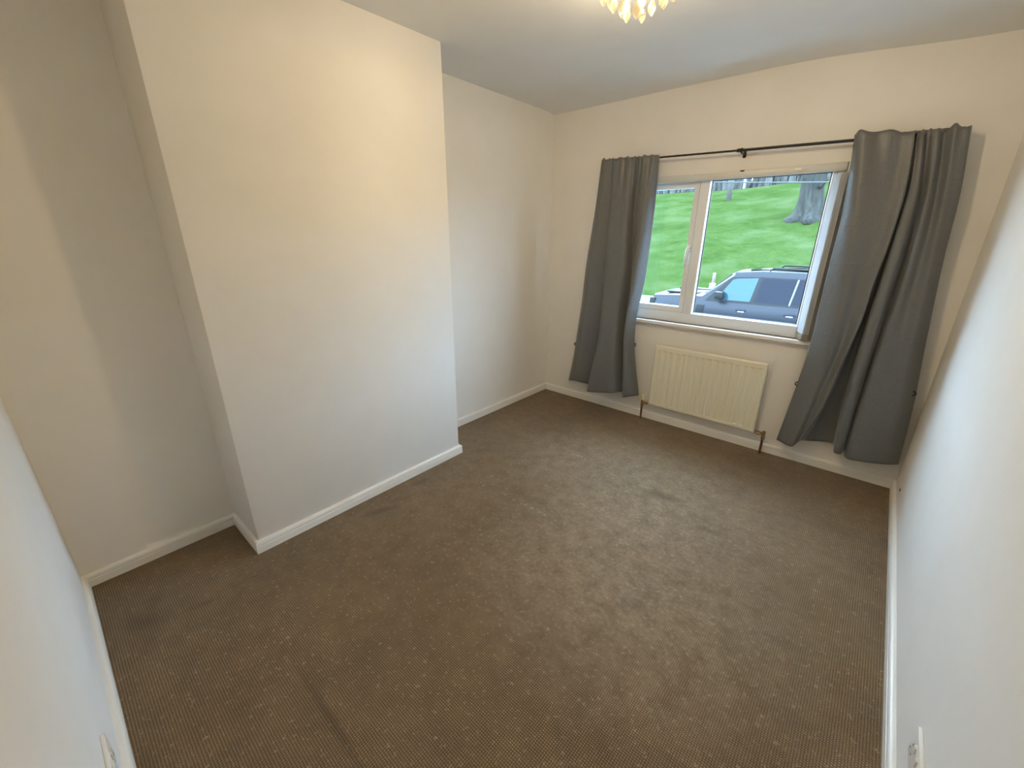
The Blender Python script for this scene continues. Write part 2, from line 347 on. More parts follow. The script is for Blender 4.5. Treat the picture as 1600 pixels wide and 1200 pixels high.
# ------------------------------------------------------------------ curtains: control lines (z, x, distance from the wall)
CURT = {
 'left': [
  [(1.999, .531, .097), (1.64, .484, .07), (1.297, .44, .07), (.756, .396, .07), (.302, .344, .07), (.178, .323, .07)],
  [(1.996, .575, .115), (1.637, .535, .095), (1.201, .500, .105), (.665, .465, .105), (.205, .415, .11)],
  [(1.996, .611, .095), (1.636, .632, .06), (1.154, .646, .05), (.734, .662, .045), (.453, .664, .045), (.17, .598, .045)],
  [(1.994, .653, .115), (1.634, .637, .11), (1.158, .635, .12), (.693, .652, .155), (.156, .575, .165)],
  [(1.99, .728, .12), (1.631, .723, .12), (1.165, .742, .13), (.71, .756, .15), (.186, .756, .16)],
  [(1.988, .785, .118), (1.629, .786, .115), (1.217, .802, .125), (.769, .792, .145), (.202, .825, .155)],
  [(1.988, .819, .095), (1.631, .818, .06), (1.215, .84, .058), (.706, .846, .055), (.206, .895, .04)],
  [(1.986, .858, .115), (1.628, .86, .105), (1.22, .882, .12), (.723, .866, .14), (.181, .905, .145)],
  [(1.984, .920, .115), (1.625, .918, .12), (1.224, .914, .135), (.73, .886, .145), (.201, .965, .135)],
  [(1.984, .979, .095), (1.626, .968, .055), (1.174, .956, .055), (.721, .916, .055), (.207, 1.017, .075)]],
 'right': [
  [(1.979, 2.047, .095), (1.789, 2.064, .08), (1.527, 2.079, .08), (1.318, 2.079, .08), (1.057, 2.081, .08), (.86, 2.084, .08), (.495, 2.063, .09), (.149, 2.031, .09)],
  [(1.979, 2.09, .112), (1.781, 2.117, .12), (1.525, 2.148, .13), (1.255, 2.172, .14), (.889, 2.187, .15), (.517, 2.163, .15), (.152, 2.122, .15)],
  [(1.972, 2.204, 0.1), (1.774, 2.236, 0.1), (1.525, 2.256, 0.105), (1.258, 2.244, 0.115), (0.893, 2.239, 0.125), (0.521, 2.2, 0.13), (0.187, 2.152, 0.13)],
  [(1.949, 2.286, 0.11), (1.707, 2.314, 0.115), (1.46, 2.316, 0.125), (1.229, 2.301, 0.135), (0.98, 2.292, 0.145), (0.746, 2.261, 0.15), (0.493, 2.234, 0.15), (0.212, 2.169, 0.14)],
  [(1.946, 2.283, 0.096), (1.71, 2.311, 0.075), (1.46, 2.312, 0.065), (1.222, 2.298, 0.06), (0.966, 2.29, 0.058), (0.706, 2.269, 0.055), (0.465, 2.243, 0.05), (0.182, 2.199, 0.05)],
  [(1.935, 2.299, 0.096), (1.709, 2.329, 0.075), (1.46, 2.328, 0.06), (1.206, 2.323, 0.055), (0.969, 2.319, 0.055), (0.694, 2.315, 0.05), (0.439, 2.314, 0.045), (0.208, 2.321, 0.045)],
  [(1.941, 2.305, 0.108), (1.706, 2.336, 0.115), (1.461, 2.336, 0.125), (1.214, 2.334, 0.135), (0.985, 2.327, 0.145), (0.682, 2.329, 0.15), (0.436, 2.332, 0.15), (0.196, 2.346, 0.15)],
  [(1.957, 2.319, .115), (1.704, 2.361, .12), (1.461, 2.371, .13), (1.234, 2.369, .14), (.955, 2.371, .145), (.61, 2.369, .145), (.19, 2.379, .14)],
  [(1.947, 2.338, .095), (1.706, 2.38, .08), (1.461, 2.397, .075), (1.231, 2.396, .075), (.947, 2.39, .08), (.578, 2.388, .085), (.192, 2.391, .09)],
  [(1.959, 2.361, .118), (1.701, 2.404, .12), (1.461, 2.416, .125), (1.237, 2.42, .13), (.923, 2.416, .13), (.576, 2.411, .13), (.167, 2.412, .13)],
  [(1.947, 2.401, .095), (1.73, 2.434, .09), (1.43, 2.46, .1), (1.138, 2.47, .11), (.822, 2.489, .115), (.477, 2.501, .12), (.169, 2.498, .12)],
  [(1.96, 2.436, .115), (1.697, 2.473, .115), (1.4, 2.498, .12), (1.077, 2.523, .12), (.725, 2.552, .12), (.19, 2.597, .12)],
  [(1.953, 2.487, .1), (1.668, 2.525, .09), (1.37, 2.545, .085), (.976, 2.582, .08), (.539, 2.628, .075), (.19, 2.65, .07)]]}
def herm(pts, t):
    """monotone-ish cubic through (t, v...) sorted by falling t"""
    n = len(pts)
    if t >= pts[0][0]: return pts[0][1:]
    if t <= pts[-1][0]: return pts[-1][1:]
    for i in range(n - 1):
        if pts[i][0] >= t >= pts[i + 1][0]: break
    a, b_ = pts[i], pts[i + 1]; h = b_[0] - a[0]; u = (t - a[0]) / h; out = []
    for k in range(1, len(a)):
        s = (b_[k] - a[k]) / h
        s0 = s if i == 0 else .5 * (s + (a[k] - pts[i - 1][k]) / (a[0] - pts[i - 1][0]))
        s1 = s if i == n - 2 else .5 * (s + (pts[i + 2][k] - b_[k]) / (pts[i + 2][0] - b_[0]))
        out.append((2 * u**3 - 3 * u**2 + 1) * a[k] + (u**3 - 2 * u**2 + u) * h * s0 + (-2 * u**3 + 3 * u**2) * b_[k] + (u**3 - u**2) * h * s1)
    return out
def catmull(P, n):
    out = []
    for i in range(len(P) - 1):
        p0 = P[max(i - 1, 0)]; p1 = P[i]; p2 = P[i + 1]; p3 = P[min(i + 2, len(P) - 1)]
        for j in range(n):
            t = j / n
            out.append(tuple(.5 * (2 * b_ + (c - a) * t + (2 * a - 5 * b_ + 4 * c - d) * t * t + (3 * b_ - a - 3 * c + d) * t**3) for a, b_, c, d in zip(p0, p1, p2, p3)))
    out.append(P[-1]); return out
def fabric_build(nt, b):
    pos, x, y, z = coords(nt)
    v = N(nt, 'ShaderNodeVectorMath', operation='MULTIPLY'); L(nt, pos, v.inputs[0]); v.inputs[1].default_value = (1, 1, .08)
    weave = noise(nt, v.outputs[0], 700, 2); soft = noise(nt, pos, 14, 4)
    # packing creases ironed across the cloth every 0.2 m
    fr = math_(nt, 'FRACT', math_(nt, 'MULTIPLY_ADD', z, 4.9, math_(nt, 'MULTIPLY', noise(nt, pos, 4, 2), .12)))
    cr = math_(nt, 'SUBTRACT', 1, math_(nt, 'MULTIPLY', math_(nt, 'ABSOLUTE', math_(nt, 'SUBTRACT', fr, .5)), 26), clamp=True)
    cr = math_(nt, 'MULTIPLY', cr, math_(nt, 'MULTIPLY_ADD', noise(nt, pos, 9, 2), 3, -1.2, clamp=True))
    L(nt, ramp(nt, weave, [(.3, (.122, .125, .125)), (.7, (.160, .164, .164))]), b.inputs['Base Color'])
    h = math_(nt, 'ADD', math_(nt, 'MULTIPLY', weave, .04), math_(nt, 'ADD', soft, math_(nt, 'MULTIPLY', cr, .45)))
    bump(nt, b, h, .5, .008)
    b.inputs['Sheen Weight'].default_value = .25; b.inputs['Sheen Roughness'].default_value = .4
M_fab = mat('grey_satin_blackout_fabric', rough=.42, spec=.45, build=fabric_build)
M_black = mat('black_plastic', (.012, .012, .012), .4)
def curtain(side, label, sag):
    ctl = CURT[side]; NS, NZ = 9, 96
    t = thing('curtain', label, 'curtain', (ctl[len(ctl) // 2][0][1], D - .1, .16))
    bm = bmesh.new(); rows = []
    zt = [c[0][0] for c in ctl]; zb = [c[-1][0] for c in ctl]
    rnd = random.Random(3 if side == 'left' else 5); ph = [rnd.uniform(0, 6.28) for _ in range(8)]
    for j in range(NZ + 1):
        f = j / NZ; P = []
        for k, c in enumerate(ctl):
            z = zt[k] + (zb[k] - zt[k]) * f
            x, d = herm(c, z); P.append((x, d, z))
        C = catmull(P, NS); row = []
        for i, (x, d, z) in enumerate(C):
            u = i / len(C)
            g_ = math.exp(-((1 - f) * 0) - f * 7)                         # gathers fade out below the heading
            d += .006 * g_ * math.sin(u * 62 + ph[0]) + .003 * g_ * math.sin(u * 101 + ph[1])
            d += .0035 * math.sin(u * 21 + f * 5 + ph[2]) * f + .0025 * math.sin(f * 23 + u * 9 + ph[3]) * min(1, f * 2)
            z += .010 * max(0, 1 - f * 14) * (math.sin(u * 60 + ph[4]) * .6 + math.sin(u * 31 + ph[5]) * .5)
            d = max(d, .030)
            if 1.90 < z < 2.02: d = max(d, rd + .011)
            if side == 'left' and .70 < z < .92: d = max(d, .052)
            row.append(bm.verts.new((min(x, W - .012), D - d, z)))
        rows.append(row)
    for a, b_ in zip(rows, rows[1:]):
        for i in range(len(a) - 1): bm.faces.new((a[i], a[i + 1], b_[i + 1], b_[i]))
    cl = obj('cloth', bm, M_fab, t, True)
    so = cl.modifiers.new('thick', 'SOLIDIFY'); so.thickness = .0016; so.offset = 0
    # hem band stitched along the foot, pocket behind the rod
    bm = bmesh.new(); e = .0022
    hem = rows_hem = None
    x0, x1 = ctl[0][0][1], ctl[-1][0][1]
    n = 60; a = []; b2 = []
    for i in range(n + 1):
        x = x0 + .012 + (x1 - x0 - .03) * i / n; dd = rd - .0115 - .003 * (1 + math.sin(i * 1.1))
        a.append(bm.verts.new((x, D - dd, rz(x) + .020))); b2.append(bm.verts.new((x, D - dd, rz(x) - .022)))
    for i in range(n): bm.faces.new((a[i], a[i + 1], b2[i + 1], b2[i]))
    pk = obj('rod_pocket', bm, M_fab, t, True); so = pk.modifiers.new('thick', 'SOLIDIFY'); so.thickness = .0016
    for k, zz in ((0, .535 if side == 'left' else .565), (len(ctl) - 1, .62 if side == 'left' else .635)):
        x, d = herm(ctl[k], zz); sgn = -1 if k == 0 else 1
        if side == 'right' and k: x -= .012; d += .012
        bm = bmesh.new(); add_tube(bm, [(x - .003 * sgn, D - d, zz - .012), (x + .007 * sgn, D - d - .003, zz - .009), (x + .010 * sgn, D - d - .004, zz), (x + .007 * sgn, D - d - .003, zz + .009), (x - .003 * sgn, D - d, zz + .012)], .0042, 8)
        obj('tieback_loop', bm, M_black, t, 'auto', label='small black tie-back loop sewn to the curtain edge')
    return t
curtain('left', 'narrower grey curtain left of the window, hanging beside the left alcove corner', .01)
curtain('right', 'wide grey curtain right of the window, hanging in the corner by the right wall', .01)

# ------------------------------------------------------------------ radiator
M_rad = mat('cream_radiator_enamel', (.78, .745, .60), .35)
M_cop = mat('dull_copper_pipe', (.16, .075, .04), .45, .6)
M_brs = mat('tarnished_brass', (.30, .20, .10), .4, .7)
M_cap = mat('cream_plastic_cap', (.78, .70, .48), .4)
RX0, RX1, RZ0, RZ1, RY = 1.104, 1.888, .146, .658, D - .078
rad = thing('radiator', 'cream pressed steel panel radiator under the window', 'radiator', ((RX0 + RX1) / 2, D - .06, RZ0))
bm = bmesh.new(); nc = 16; per = (RX1 - RX0 - .03) / nc
NX = nc * 12 + 8; vs = {}
zz = [0, .004, .008, .012, .020, .028] + [.030 + .0015 * q for q in range(1, 7)] + [.04 + (.512 - .092) * q / 12 for q in range(13)] + [.512 - .050 + .0015 * q for q in range(1, 7)] + [.475, .487, .495, .501, .505, .509, .512]
NZ = len(zz) - 1
for i in range(NX + 1):
    x = RX0 + (RX1 - RX0) * i / NX
    for k in range(NZ + 1):
        z = RZ0 + zz[k]
        u = ((x - RX0 - .015) / per) % 1.0; inside = RX0 + .015 <= x <= RX1 - .015
        ch = sm((abs(u - .5) * -1 + .36) / .30) if inside else 0
        e = min(z - (RZ0 + .030), (RZ1 - .040) - z); em = sm(e / .0065)
        yy = RY + .0055 * ch * em
        ed = min(x - RX0, RX1 - x, z - RZ0, RZ1 - z)
        yy += .008 * (1 - sm(ed / .010))
        vs[i, k] = bm.verts.new((x, yy, z))
for i in range(NX):
    for k in range(NZ): bm.faces.new((vs[i, k], vs[i + 1, k], vs[i + 1, k + 1], vs[i, k + 1]))
fp = obj('front_panel', bm, M_rad, rad, True)
so = fp.modifiers.new('thick', 'SOLIDIFY'); so.thickness = .010; so.offset = 1 if fp.data.polygons[0].normal.y > 0 else -1
# rear water panel and seam top and bottom
bm = bmesh.new(); add_box(bm, (RX0 + .004, RY + .016, RZ0 + .004), (RX1 - .004, RY + .024, RZ1 - .004), .003)
obj('rear_panel', bm, M_rad, rad, 'auto')
for x in (RX0 + .14, RX1 - .14):
    bm = bmesh.new(); add_box(bm, (x - .018, RY + .022, RZ0 + .06), (x + .018, D - .0005, RZ1 - .06), .002); obj('wall_bracket', bm, M_rad, rad, 'auto')
yp = D - .058
def valve(x, sx, xr, capped):
    bm = bmesh.new(); add_tube(bm, [(x, yp, .115), (x, yp, .128), (x, yp, .134), (x, yp, .170), (x, yp, .174)], [.013, .013, .011, .011, .007], 12)
    add_tube(bm, [(x, yp, .150), (x + sx * .018, yp, .150), (x + sx * .019, yp, .150), (x + sx * .034, yp, .150), (xr, yp, .155)], [.009, .009, .014, .014, .008], 8)
    vb = obj('valve_body', bm, M_brs, rad, 'auto')
    if capped:
        bm = bmesh.new(); add_lathe(bm, [(.010, .172), (.0125, .174), (.012, .205), (.010, .212), (.004, .214)], 16, (x, yp, 0)); obj('valve_cap', bm, M_cap, rad, 'auto', label='cream plastic cap on the left valve')
    bm = bmesh.new(); add_tube(bm, [(x, yp, -.01), (x, yp, .12)], .0078, 10); obj('supply_pipe', bm, M_cop, rad, 'auto', label='dull copper pipe down to the carpet')
valve(1.046, 1, RX0 + .012, True); valve(1.946, -1, RX1 - .012, False)

# ------------------------------------------------------------------ sockets low on the right and back walls, cable hole
M_sock = mat('white_socket_plastic', (.82, .81, .77), .3)
def socket(label, M):
    """double socket built on the plane y=0, facing +y, centre of the plate at the origin; M places it"""
    t = thing('wall_socket', label, 'socket', M.translation)
    def put(nm, bm, m): bm.transform(M); return obj(nm, bm, m, t, 'auto')
    put('plate', add_box(bmesh.new(), (-.073, 0, -.043), (.073, .0095, .043), .003), M_sock)
    for s in (-1, 1):
        put('rocker_switch', add_box(bmesh.new(), (s * .018 - .007, .009, .008), (s * .018 + .007, .0125, .028), .0015), M_sock)
        bm = bmesh.new()
        for dx, dz, a, h in ((0, .002, .002, .004), (-.011, -.020, .0032, .002), (.011, -.020, .0032, .002)):
            add_box(bm, (s * .045 + dx - a, .0088, dz - h), (s * .045 + dx + a, .0098, dz + h))
        put('pin_holes', bm, M_black)
    return t
socket('white double socket low on the right wall', Matrix.Translation((W, 1.312, .238)) @ Matrix.Rotation(R(90), 4, 'Z'))
socket('white double socket low on the back wall', Matrix.Translation((1.213, 0, .265)))
bm = bmesh.new(); bmesh.ops.create_cone(bm, cap_ends=True, segments=14, radius1=.009, radius2=.007, depth=.004)
bm.transform(Matrix.Translation((W - .001, 3.088, .128)) @ Matrix.Rotation(R(90), 4, 'Y'))
tag(obj('cable_grommet', bm, mat('grey_brown_grommet', (.10, .085, .06), .6)), 'small dark cable hole grommet low on the right wall near the corner', 'grommet')

# ------------------------------------------------------------------ chandelier
LX, LY = 1.53, 1.71
M_chr = mat('dark_polished_metal', (.22, .19, .15), .2, 1.0)
def crystal_build(nt, b):
    out = nt.nodes['Material Output']; nt.nodes.remove(b)
    t = N(nt, 'ShaderNodeBsdfTransparent'); t.inputs[0].default_value = (.98, .93, .82, 1)
    tr = N(nt, 'ShaderNodeBsdfTranslucent'); tr.inputs[0].default_value = (.98, .90, .68, 1)
    gl = N(nt, 'ShaderNodeBsdfGlossy'); gl.inputs['Roughness'].default_value = .05
    a = N(nt, 'ShaderNodeMixShader'); a.inputs[0].default_value = .05; L(nt, t.outputs[0], a.inputs[1]); L(nt, tr.outputs[0], a.inputs[2])
    f = thin_fresnel(nt, 1.5)
    m = N(nt, 'ShaderNodeMixShader'); L(nt, f.outputs[0], m.inputs[0]); L(nt, a.outputs[0], m.inputs[1]); L(nt, gl.outputs[0], m.inputs[2])
    L(nt, m.outputs[0], out.inputs[0])
M_cry = mat('amber_clear_crystal', build=crystal_build)
def bulb_build(nt, b):
    b.inputs['Emission Color'].default_value = LAMP_COL; b.inputs['Emission Strength'].default_value = LAMP
M_bulb = mat('lit_bulb', (.9, .85, .7), .3, build=bulb_build)
ch = thing('chandelier', 'small lit crystal drop ceiling light in the middle of the ceiling', 'ceiling light', (LX, LY, 2.39))
bm = bmesh.new(); add_lathe(bm, [(.055, 2.372), (.075, 2.378), (.078, 2.398), (.07, 2.402)], 28, (LX, LY, 0)); obj('ceiling_rose', bm, M_chr, ch, 'auto')
bm = bmesh.new(); add_tube(bm, [(LX, LY, 2.375), (LX, LY, 2.25)], .006, 10); obj('stem', bm, M_chr, ch, 'auto')
tiers = [(.118, 2.262, 15, .060), (.082, 2.236, 10, .075), (.044, 2.208, 5, .085)]
for r, z, n, dl in tiers:
    bm = bmesh.new(); add_tube(bm, [(LX + r * math.cos(a), LY + r * math.sin(a), z) for a in [2 * math.pi * k / 40 for k in range(41)]], .0035, 6, False)
    for k in range(3):
        a = 2 * math.pi * k / 3 + .4; add_tube(bm, [(LX + r * math.cos(a), LY + r * math.sin(a), z), (LX, LY, z + .04)], .002, 6)
    obj('ring_frame', bm, M_chr, ch, 'auto')
# crystal drops: an octagonal lozenge; every drop an object that shares the mesh
def drop_mesh():
    bm = bmesh.new(); prof = [(.0008, .0), (.005, -.008), (.0135, -.025), (.0120, -.033), (.004, -.045), (.0008, -.048)]
    add_lathe(bm, prof, 8); me = bpy.data.meshes.new('crystal_drop'); bmesh.ops.recalc_face_normals(bm, faces=bm.faces); bm.to_mesh(me); bm.free(); me.materials.append(M_cry); return me
def bead_mesh():
    bm = bmesh.new(); add_lathe(bm, [(.0008, .007), (.006, .003), (.006, -.003), (.0008, -.007)], 8); me = bpy.data.meshes.new('crystal_bead'); bmesh.ops.recalc_face_normals(bm, faces=bm.faces); bm.to_mesh(me); bm.free(); me.materials.append(M_cry); return me
DM, BM_ = drop_mesh(), bead_mesh()
inv = Matrix.Translation(-ch.location)
def hang(me, name, x, y, z, rot):
    o = bpy.data.objects.new(name, me); COL.objects.link(o); o.parent = ch; o.location = Vector((x, y, z)) - ch.location; o.rotation_euler = (0, 0, rot); return o
rn = random.Random(11)
for ti, (r, z, n, dl) in enumerate(tiers):
    for k in range(n):
        a = 2 * math.pi * k / n + ti * .21; x, y = LX + r * math.cos(a), LY + r * math.sin(a); dz = rn.choice((0, .010, .004))
        hang(BM_, 'crystal_bead', x, y, z - .010, a); hang(DM, 'crystal_drop', x, y, z - .018 - dz, a)
for k in range(3):
    a = 2 * math.pi * k / 3 + .2; x, y = LX + .024 * math.cos(a), LY + .024 * math.sin(a)
    bm = bmesh.new(); add_lathe(bm, [(.004, 2.266), (.011, 2.260), (.0135, 2.242), (.011, 2.225), (.003, 2.218)], 12, (x, y, 0)); bl = obj('bulb', bm, M_bulb, ch, True)
    bm = bmesh.new(); add_tube(bm, [(x, y, 2.264), (x, y, 2.282), (LX, LY, 2.295)], [.009, .009, .004], 10); obj('bulb_holder', bm, M_chr, ch, 'auto')
# ================================================================== outside the window
def gz(x, y):
    """ground height"""
    z = -1.24
    if y < 8: z = -1.24 + .55 * sm((8 - y) / 4)
    z += .62 * sm((y - 13.4) / 1.6)
    if y > 15: z += .265 * (min(y, 35 + .0 * x) - 15) * sm((y - 14.6) / 1.2)
    if y > 35: z += .05 * (y - 35) * (1 if y < 45 else 0) + (.5 if y >= 45 else 0)
    if y > 16: z += .10 * math.sin(x * .31 + 1.0) * sm((y - 16) / 5) + .025 * math.sin(x * .9 + y * .5)
    if y > 28: z -= .022 * max(0, -x - 4) * sm((y - 28) / 6)
    return z
def terrain(name, xs, ys, m, lift=0, **props):
    bm = bmesh.new(); v = [[bm.verts.new((x, y, gz(x, y) + lift)) for y in ys] for x in xs]
    for i in range(len(xs) - 1):
        for j in range(len(ys) - 1): bm.faces.new((v[i][j], v[i + 1][j], v[i + 1][j + 1], v[i][j + 1]))
    return obj(name, bm, m, smooth=True, **props)
def lin(a, b_, n): return [a + (b_ - a) * i / n for i in range(n + 1)]
def grass_build(nt, b):
    pos, x, y, z = coords(nt)
    n1 = noise(nt, pos, .55, 5, .6); n2 = noise(nt, pos, 3.2, 5, .7); n3 = noise(nt, pos, 25, 3)
    c = ramp(nt, n1, [(.3, (.011, .024, .0055)), (.5, (.019, .037, .0095)), (.72, (.040, .054, .025))])
    c = mixc(nt, math_(nt, 'MULTIPLY_ADD', n2, 1.6, -.55, clamp=True), c, (.040, .055, .015))
    c = mixc(nt, 1.0, c, ramp(nt, n3, [(.3, (.75, .75, .75)), (.7, (1.2, 1.2, 1.2))]), 'MULTIPLY')
    L(nt, c, b.inputs['Base Color']); bump(nt, b, math_(nt, 'ADD', n2, n3), .6, .12)
M_grass = mat('winter_grass', rough=.95, spec=0, build=grass_build)
def road_build(nt, b):
    pos, x, y, z = coords(nt)
    L(nt, ramp(nt, noise(nt, pos, 30, 4), [(.3, (.032, .032, .033)), (.7, (.045, .045, .046))]), b.inputs['Base Color'])
M_road = mat('grey_asphalt', rough=.8, build=road_build)
M_path = mat('pale_concrete_path', (.05, .047, .044), .85)
terrain('front_yard', lin(-40, 30, 20), lin(D + .3, 8, 8), M_path, **ST)
terrain('road', lin(-60, 30, 30), lin(8, 13.4, 6), M_road, **ST)
terrain('footpath', lin(-60, 30, 60), lin(13.4, 15, 8), M_path, **ST)
terrain('grass_bank', lin(-60, 30, 110), lin(15, 36, 60) + lin(36.5, 70, 20), M_grass, **ST)
rg = random.Random(4)
# trees
def bark_build(nt, b):
    pos, x, y, z = coords(nt)
    v = N(nt, 'ShaderNodeVectorMath', operation='MULTIPLY'); L(nt, pos, v.inputs[0]); v.inputs[1].default_value = (6, 6, 1.1)
    n = noise(nt, v.outputs[0], 1.4, 5, .7)
    L(nt, ramp(nt, n, [(.35, (.013, .0128, .0115)), (.55, (.025, .0255, .0225)), (.75, (.052, .055, .043))]), b.inputs['Base Color']); bump(nt, b, n, .8, .12)
M_bark = mat('grey_fissured_bark', rough=.9, spec=.1, build=bark_build)
M_bark2 = mat('pale_thin_bark', (.040, .036, .031), .9)
def limb(bm, a, b_, r0, r1, rr, n=8, seg=4, wob=.06):
    a, b_ = Vector(a), Vector(b_); ln = (b_ - a).length
    pts = [a.lerp(b_, i / seg) + (Vector((rr.uniform(-1, 1), rr.uniform(-1, 1), 0)) * wob * ln / seg if 0 < i < seg else Vector()) for i in range(seg + 1)]
    add_tube(bm, pts, [r0 + (r1 - r0) * i / seg for i in range(seg + 1)], n); return pts
def fork(bm, p, d, ln, r, depth, rr):
    e = p + d * ln; limb(bm, p, e, r, r * .62, rr, 6 if depth > 1 else 4, 3)
    if depth == 0: return
    for _ in range(3 if depth > 1 else 2):
        nd = (d + Vector((rr.uniform(-.8, .8), rr.uniform(-.8, .8), rr.uniform(-.1, .5)))).normalized(); fork(bm, p.lerp(e, rr.uniform(.55, 1)), nd, ln * .68, r * .55, depth - 1, rr)
# the big tree: flared, buttressed foot, forking about 1.3 m up
bx, by = -1.02, 25.6; b0 = gz(bx, by)
big = thing('large_tree', 'large bare tree with thick flared grey trunk standing on the grass bank', 'tree', (bx, by, b0))
bm = bmesh.new(); rings = []; nseg = 40
prof = [(-.3, 1.0, .30), (.0, .80, .28), (.12, .68, .22), (.3, .585, .15), (.6, .52, .10), (1.0, .475, .07), (1.4, .455, .06), (1.8, .46, .09), (2.1, .45, .14), (2.4, .42, .2)]
for h, r, am in prof:
    ring = []
    for k in range(nseg):
        a = 2 * math.pi * k / nseg; q = 1 + am * (math.cos(5 * a + .6) * .7 + .4 * math.cos(9 * a + 1.4)) + (.10 * am * max(0, math.cos(a - math.pi)) ** 3 * 3)
        ring.append(bm.verts.new((bx + r * q * math.cos(a) - .10 * h, by + r * q * math.sin(a), b0 + h)))
    rings.append(ring)
for a, b_ in zip(rings, rings[1:]):
    for k in range(nseg): bm.faces.new((a[k], a[(k + 1) % nseg], b_[(k + 1) % nseg], b_[k]))
bm.faces.new(rings[0][::-1]); bm.faces.new(rings[-1])
obj('trunk', bm, M_bark, big, True)
rr = random.Random(2)
for d, r in (((-.28, .05, 1), .26), ((.42, -.05, .9), .24), ((.12, .35, 1), .2)):
    bm = bmesh.new(); fork(bm, Vector((bx - .18 + d[0] * .45, by + d[1] * .4, b0 + 1.75)), Vector(d).normalized(), 2.6, r, 3, rr); obj('branch', bm, M_bark, big, True)
bm = bmesh.new(); limb(bm, (bx + .20, by - .36, b0 + 1.28), (bx + .45, by - .55, b0 + 1.62), .09, .06, rr, 8); obj('branch', bm, M_bark, big, True)
# one thin tree lower down the bank, with the lamp-white pole behind it
def thin_tree(x, y, h, r, label, group=None, seed=0, m=None):
    z = gz(x, y); rr = random.Random(seed); t = thing('bare_tree', label, 'tree', (x, y, z), group)
    bm = bmesh.new(); limb(bm, (x, y, z - .2), (x + rr.uniform(-.2, .2), y, z + h), r, r * .45, rr, 8, 5, .05); obj('trunk', bm, m or M_bark2, t, True)
    bm = bmesh.new()
    for k in range(7):
        hh = h * rr.uniform(.25, .95); a = rr.random() * 6.28; fork(bm, Vector((x, y, z + hh)), Vector((math.cos(a), math.sin(a) * .6, rr.uniform(.5, 1.1))).normalized(), h * .11, r * .35, 2, rr)
    obj('branches', bm, m or M_bark2, t, True, kind='stuff'); return t
thin_tree(-6.35, 31.3, 6.5, .17, 'slender pale tree standing alone on the left of the big trunk', seed=21)
x, y = -6.75, 36.; pole = box('white_pole', (x - .07, y - .07, gz(x, y) - .2), (x + .07, y + .07, gz(x, y) + 5), mat('white_painted_pole', (.17, .17, .17), .5), bev=.02)
tag(pole, 'white pole just right of the slender pale tree at the top of the bank', 'pole')
rr = random.Random(9)
for k in range(12):
    x = -27 + k * 2.45 + rr.uniform(-.2, .2); y = 39.5 + (k % 3) * 3.6
    thin_tree(x, y, rr.uniform(5, 7), rr.uniform(.12, .22), 'thin bare tree in the row behind the top of the grass bank', 'bare trees behind the bank', seed=40 + k)
# undergrowth at the edge of the wood, distance haze painted into its pale colour
def brush_build(nt, b):
    pos, x, y, z = coords(nt)
    L(nt, ramp(nt, noise(nt, pos, 1.1, 5, .7), [(.3, (.045, .045, .042)), (.7, (.095, .095, .088))]), b.inputs['Base Color'])
M_brush = mat('hazed_winter_undergrowth', rough=1, spec=0, build=brush_build)
bm = bmesh.new()
for _ in range(8000):
    x = rg.uniform(-42, 10); y = rg.uniform(50, 56); z = gz(x, y); h = rg.uniform(2.8, 5.4) * (.75 + .25 * math.sin(x * .7)); a = rg.random() * 3.14; wd = rg.uniform(.05, .30)
    dx, dy = math.cos(a) * wd, math.sin(a) * wd; lx = rg.uniform(-.8, .8)
    bm.faces.new([bm.verts.new(p) for p in ((x - dx, y - dy, z), (x + dx, y + dy, z), (x + dx * .3 + lx, y, z + h))])
tag(obj('undergrowth', bm, M_brush, kind='stuff'), 'hazy bare winter undergrowth along the edge of the wood behind the bank', 'undergrowth')
# small marker post on the verge behind the car
x, y = -2.16, 16.1; z = gz(x, y)
mp = thing('marker_post', 'short pinkish marker post with a white foot in the grass behind the car', 'post', (x, y, z))
box('post', (x - .045, y - .045, z + .18), (x + .045, y + .045, z + .55), mat('faded_pink_paint', (.12, .07, .062), .6), mp, .015)
box('foot', (x - .10, y - .10, z - .05), (x + .08, y + .08, z + .2), mat('white_concrete_foot', (.2, .2, .195), .7), mp, .03)
# thin dark tube strung across beyond the window
bm = bmesh.new(); y = 14.; pts = []
for i in range(41):
    x = -22 + 34 * i / 40; zc = 2.885 + (x + 2.0) / 2.824 * (2.70 - 2.885); pts.append((x, y, zc + .004 * (x + .6) ** 2))
add_tube(bm, pts, .016, 6)
tag(obj('thin_dark_line', bm, mat('dark_grey_line', (.014, .016, .018), .5)), 'thin dark line strung across in front of the big tree', 'cable')

# ------------------------------------------------------------------ parked car (nose to the left), near side at y = 11
G = -1.24; CY = 12.0
def paint_build(nt, b):
    b.inputs['Coat Weight'].default_value = .1; b.inputs['Coat Roughness'].default_value = .08
M_paint = mat('slate_grey_car_paint', (.002, .0035, .008), .38, .0, .2, build=paint_build)
M_cg = mat('dark_tinted_car_glass', (.003, .005, .011), .05, spec=.1)
M_cgf = mat('lit_through_car_glass', (.008, .034, .045), .05, spec=.25)  # teal base paints in the daylight seen through the cabin
M_blk = mat('black_car_plastic', (.004, .0045, .005), .55, 0, .2)
M_tyre = mat('tyre_rubber', (.02, .02, .02), .8); M_rim = mat('silver_wheel_rim', (.5, .5, .52), .3, .9)
M_lamp = mat('headlamp_lens', (.4, .42, .44), .1, .4)
car = thing('car', 'dark slate grey off-road car parked on the road outside the window', 'car', (0.13, CY, G))
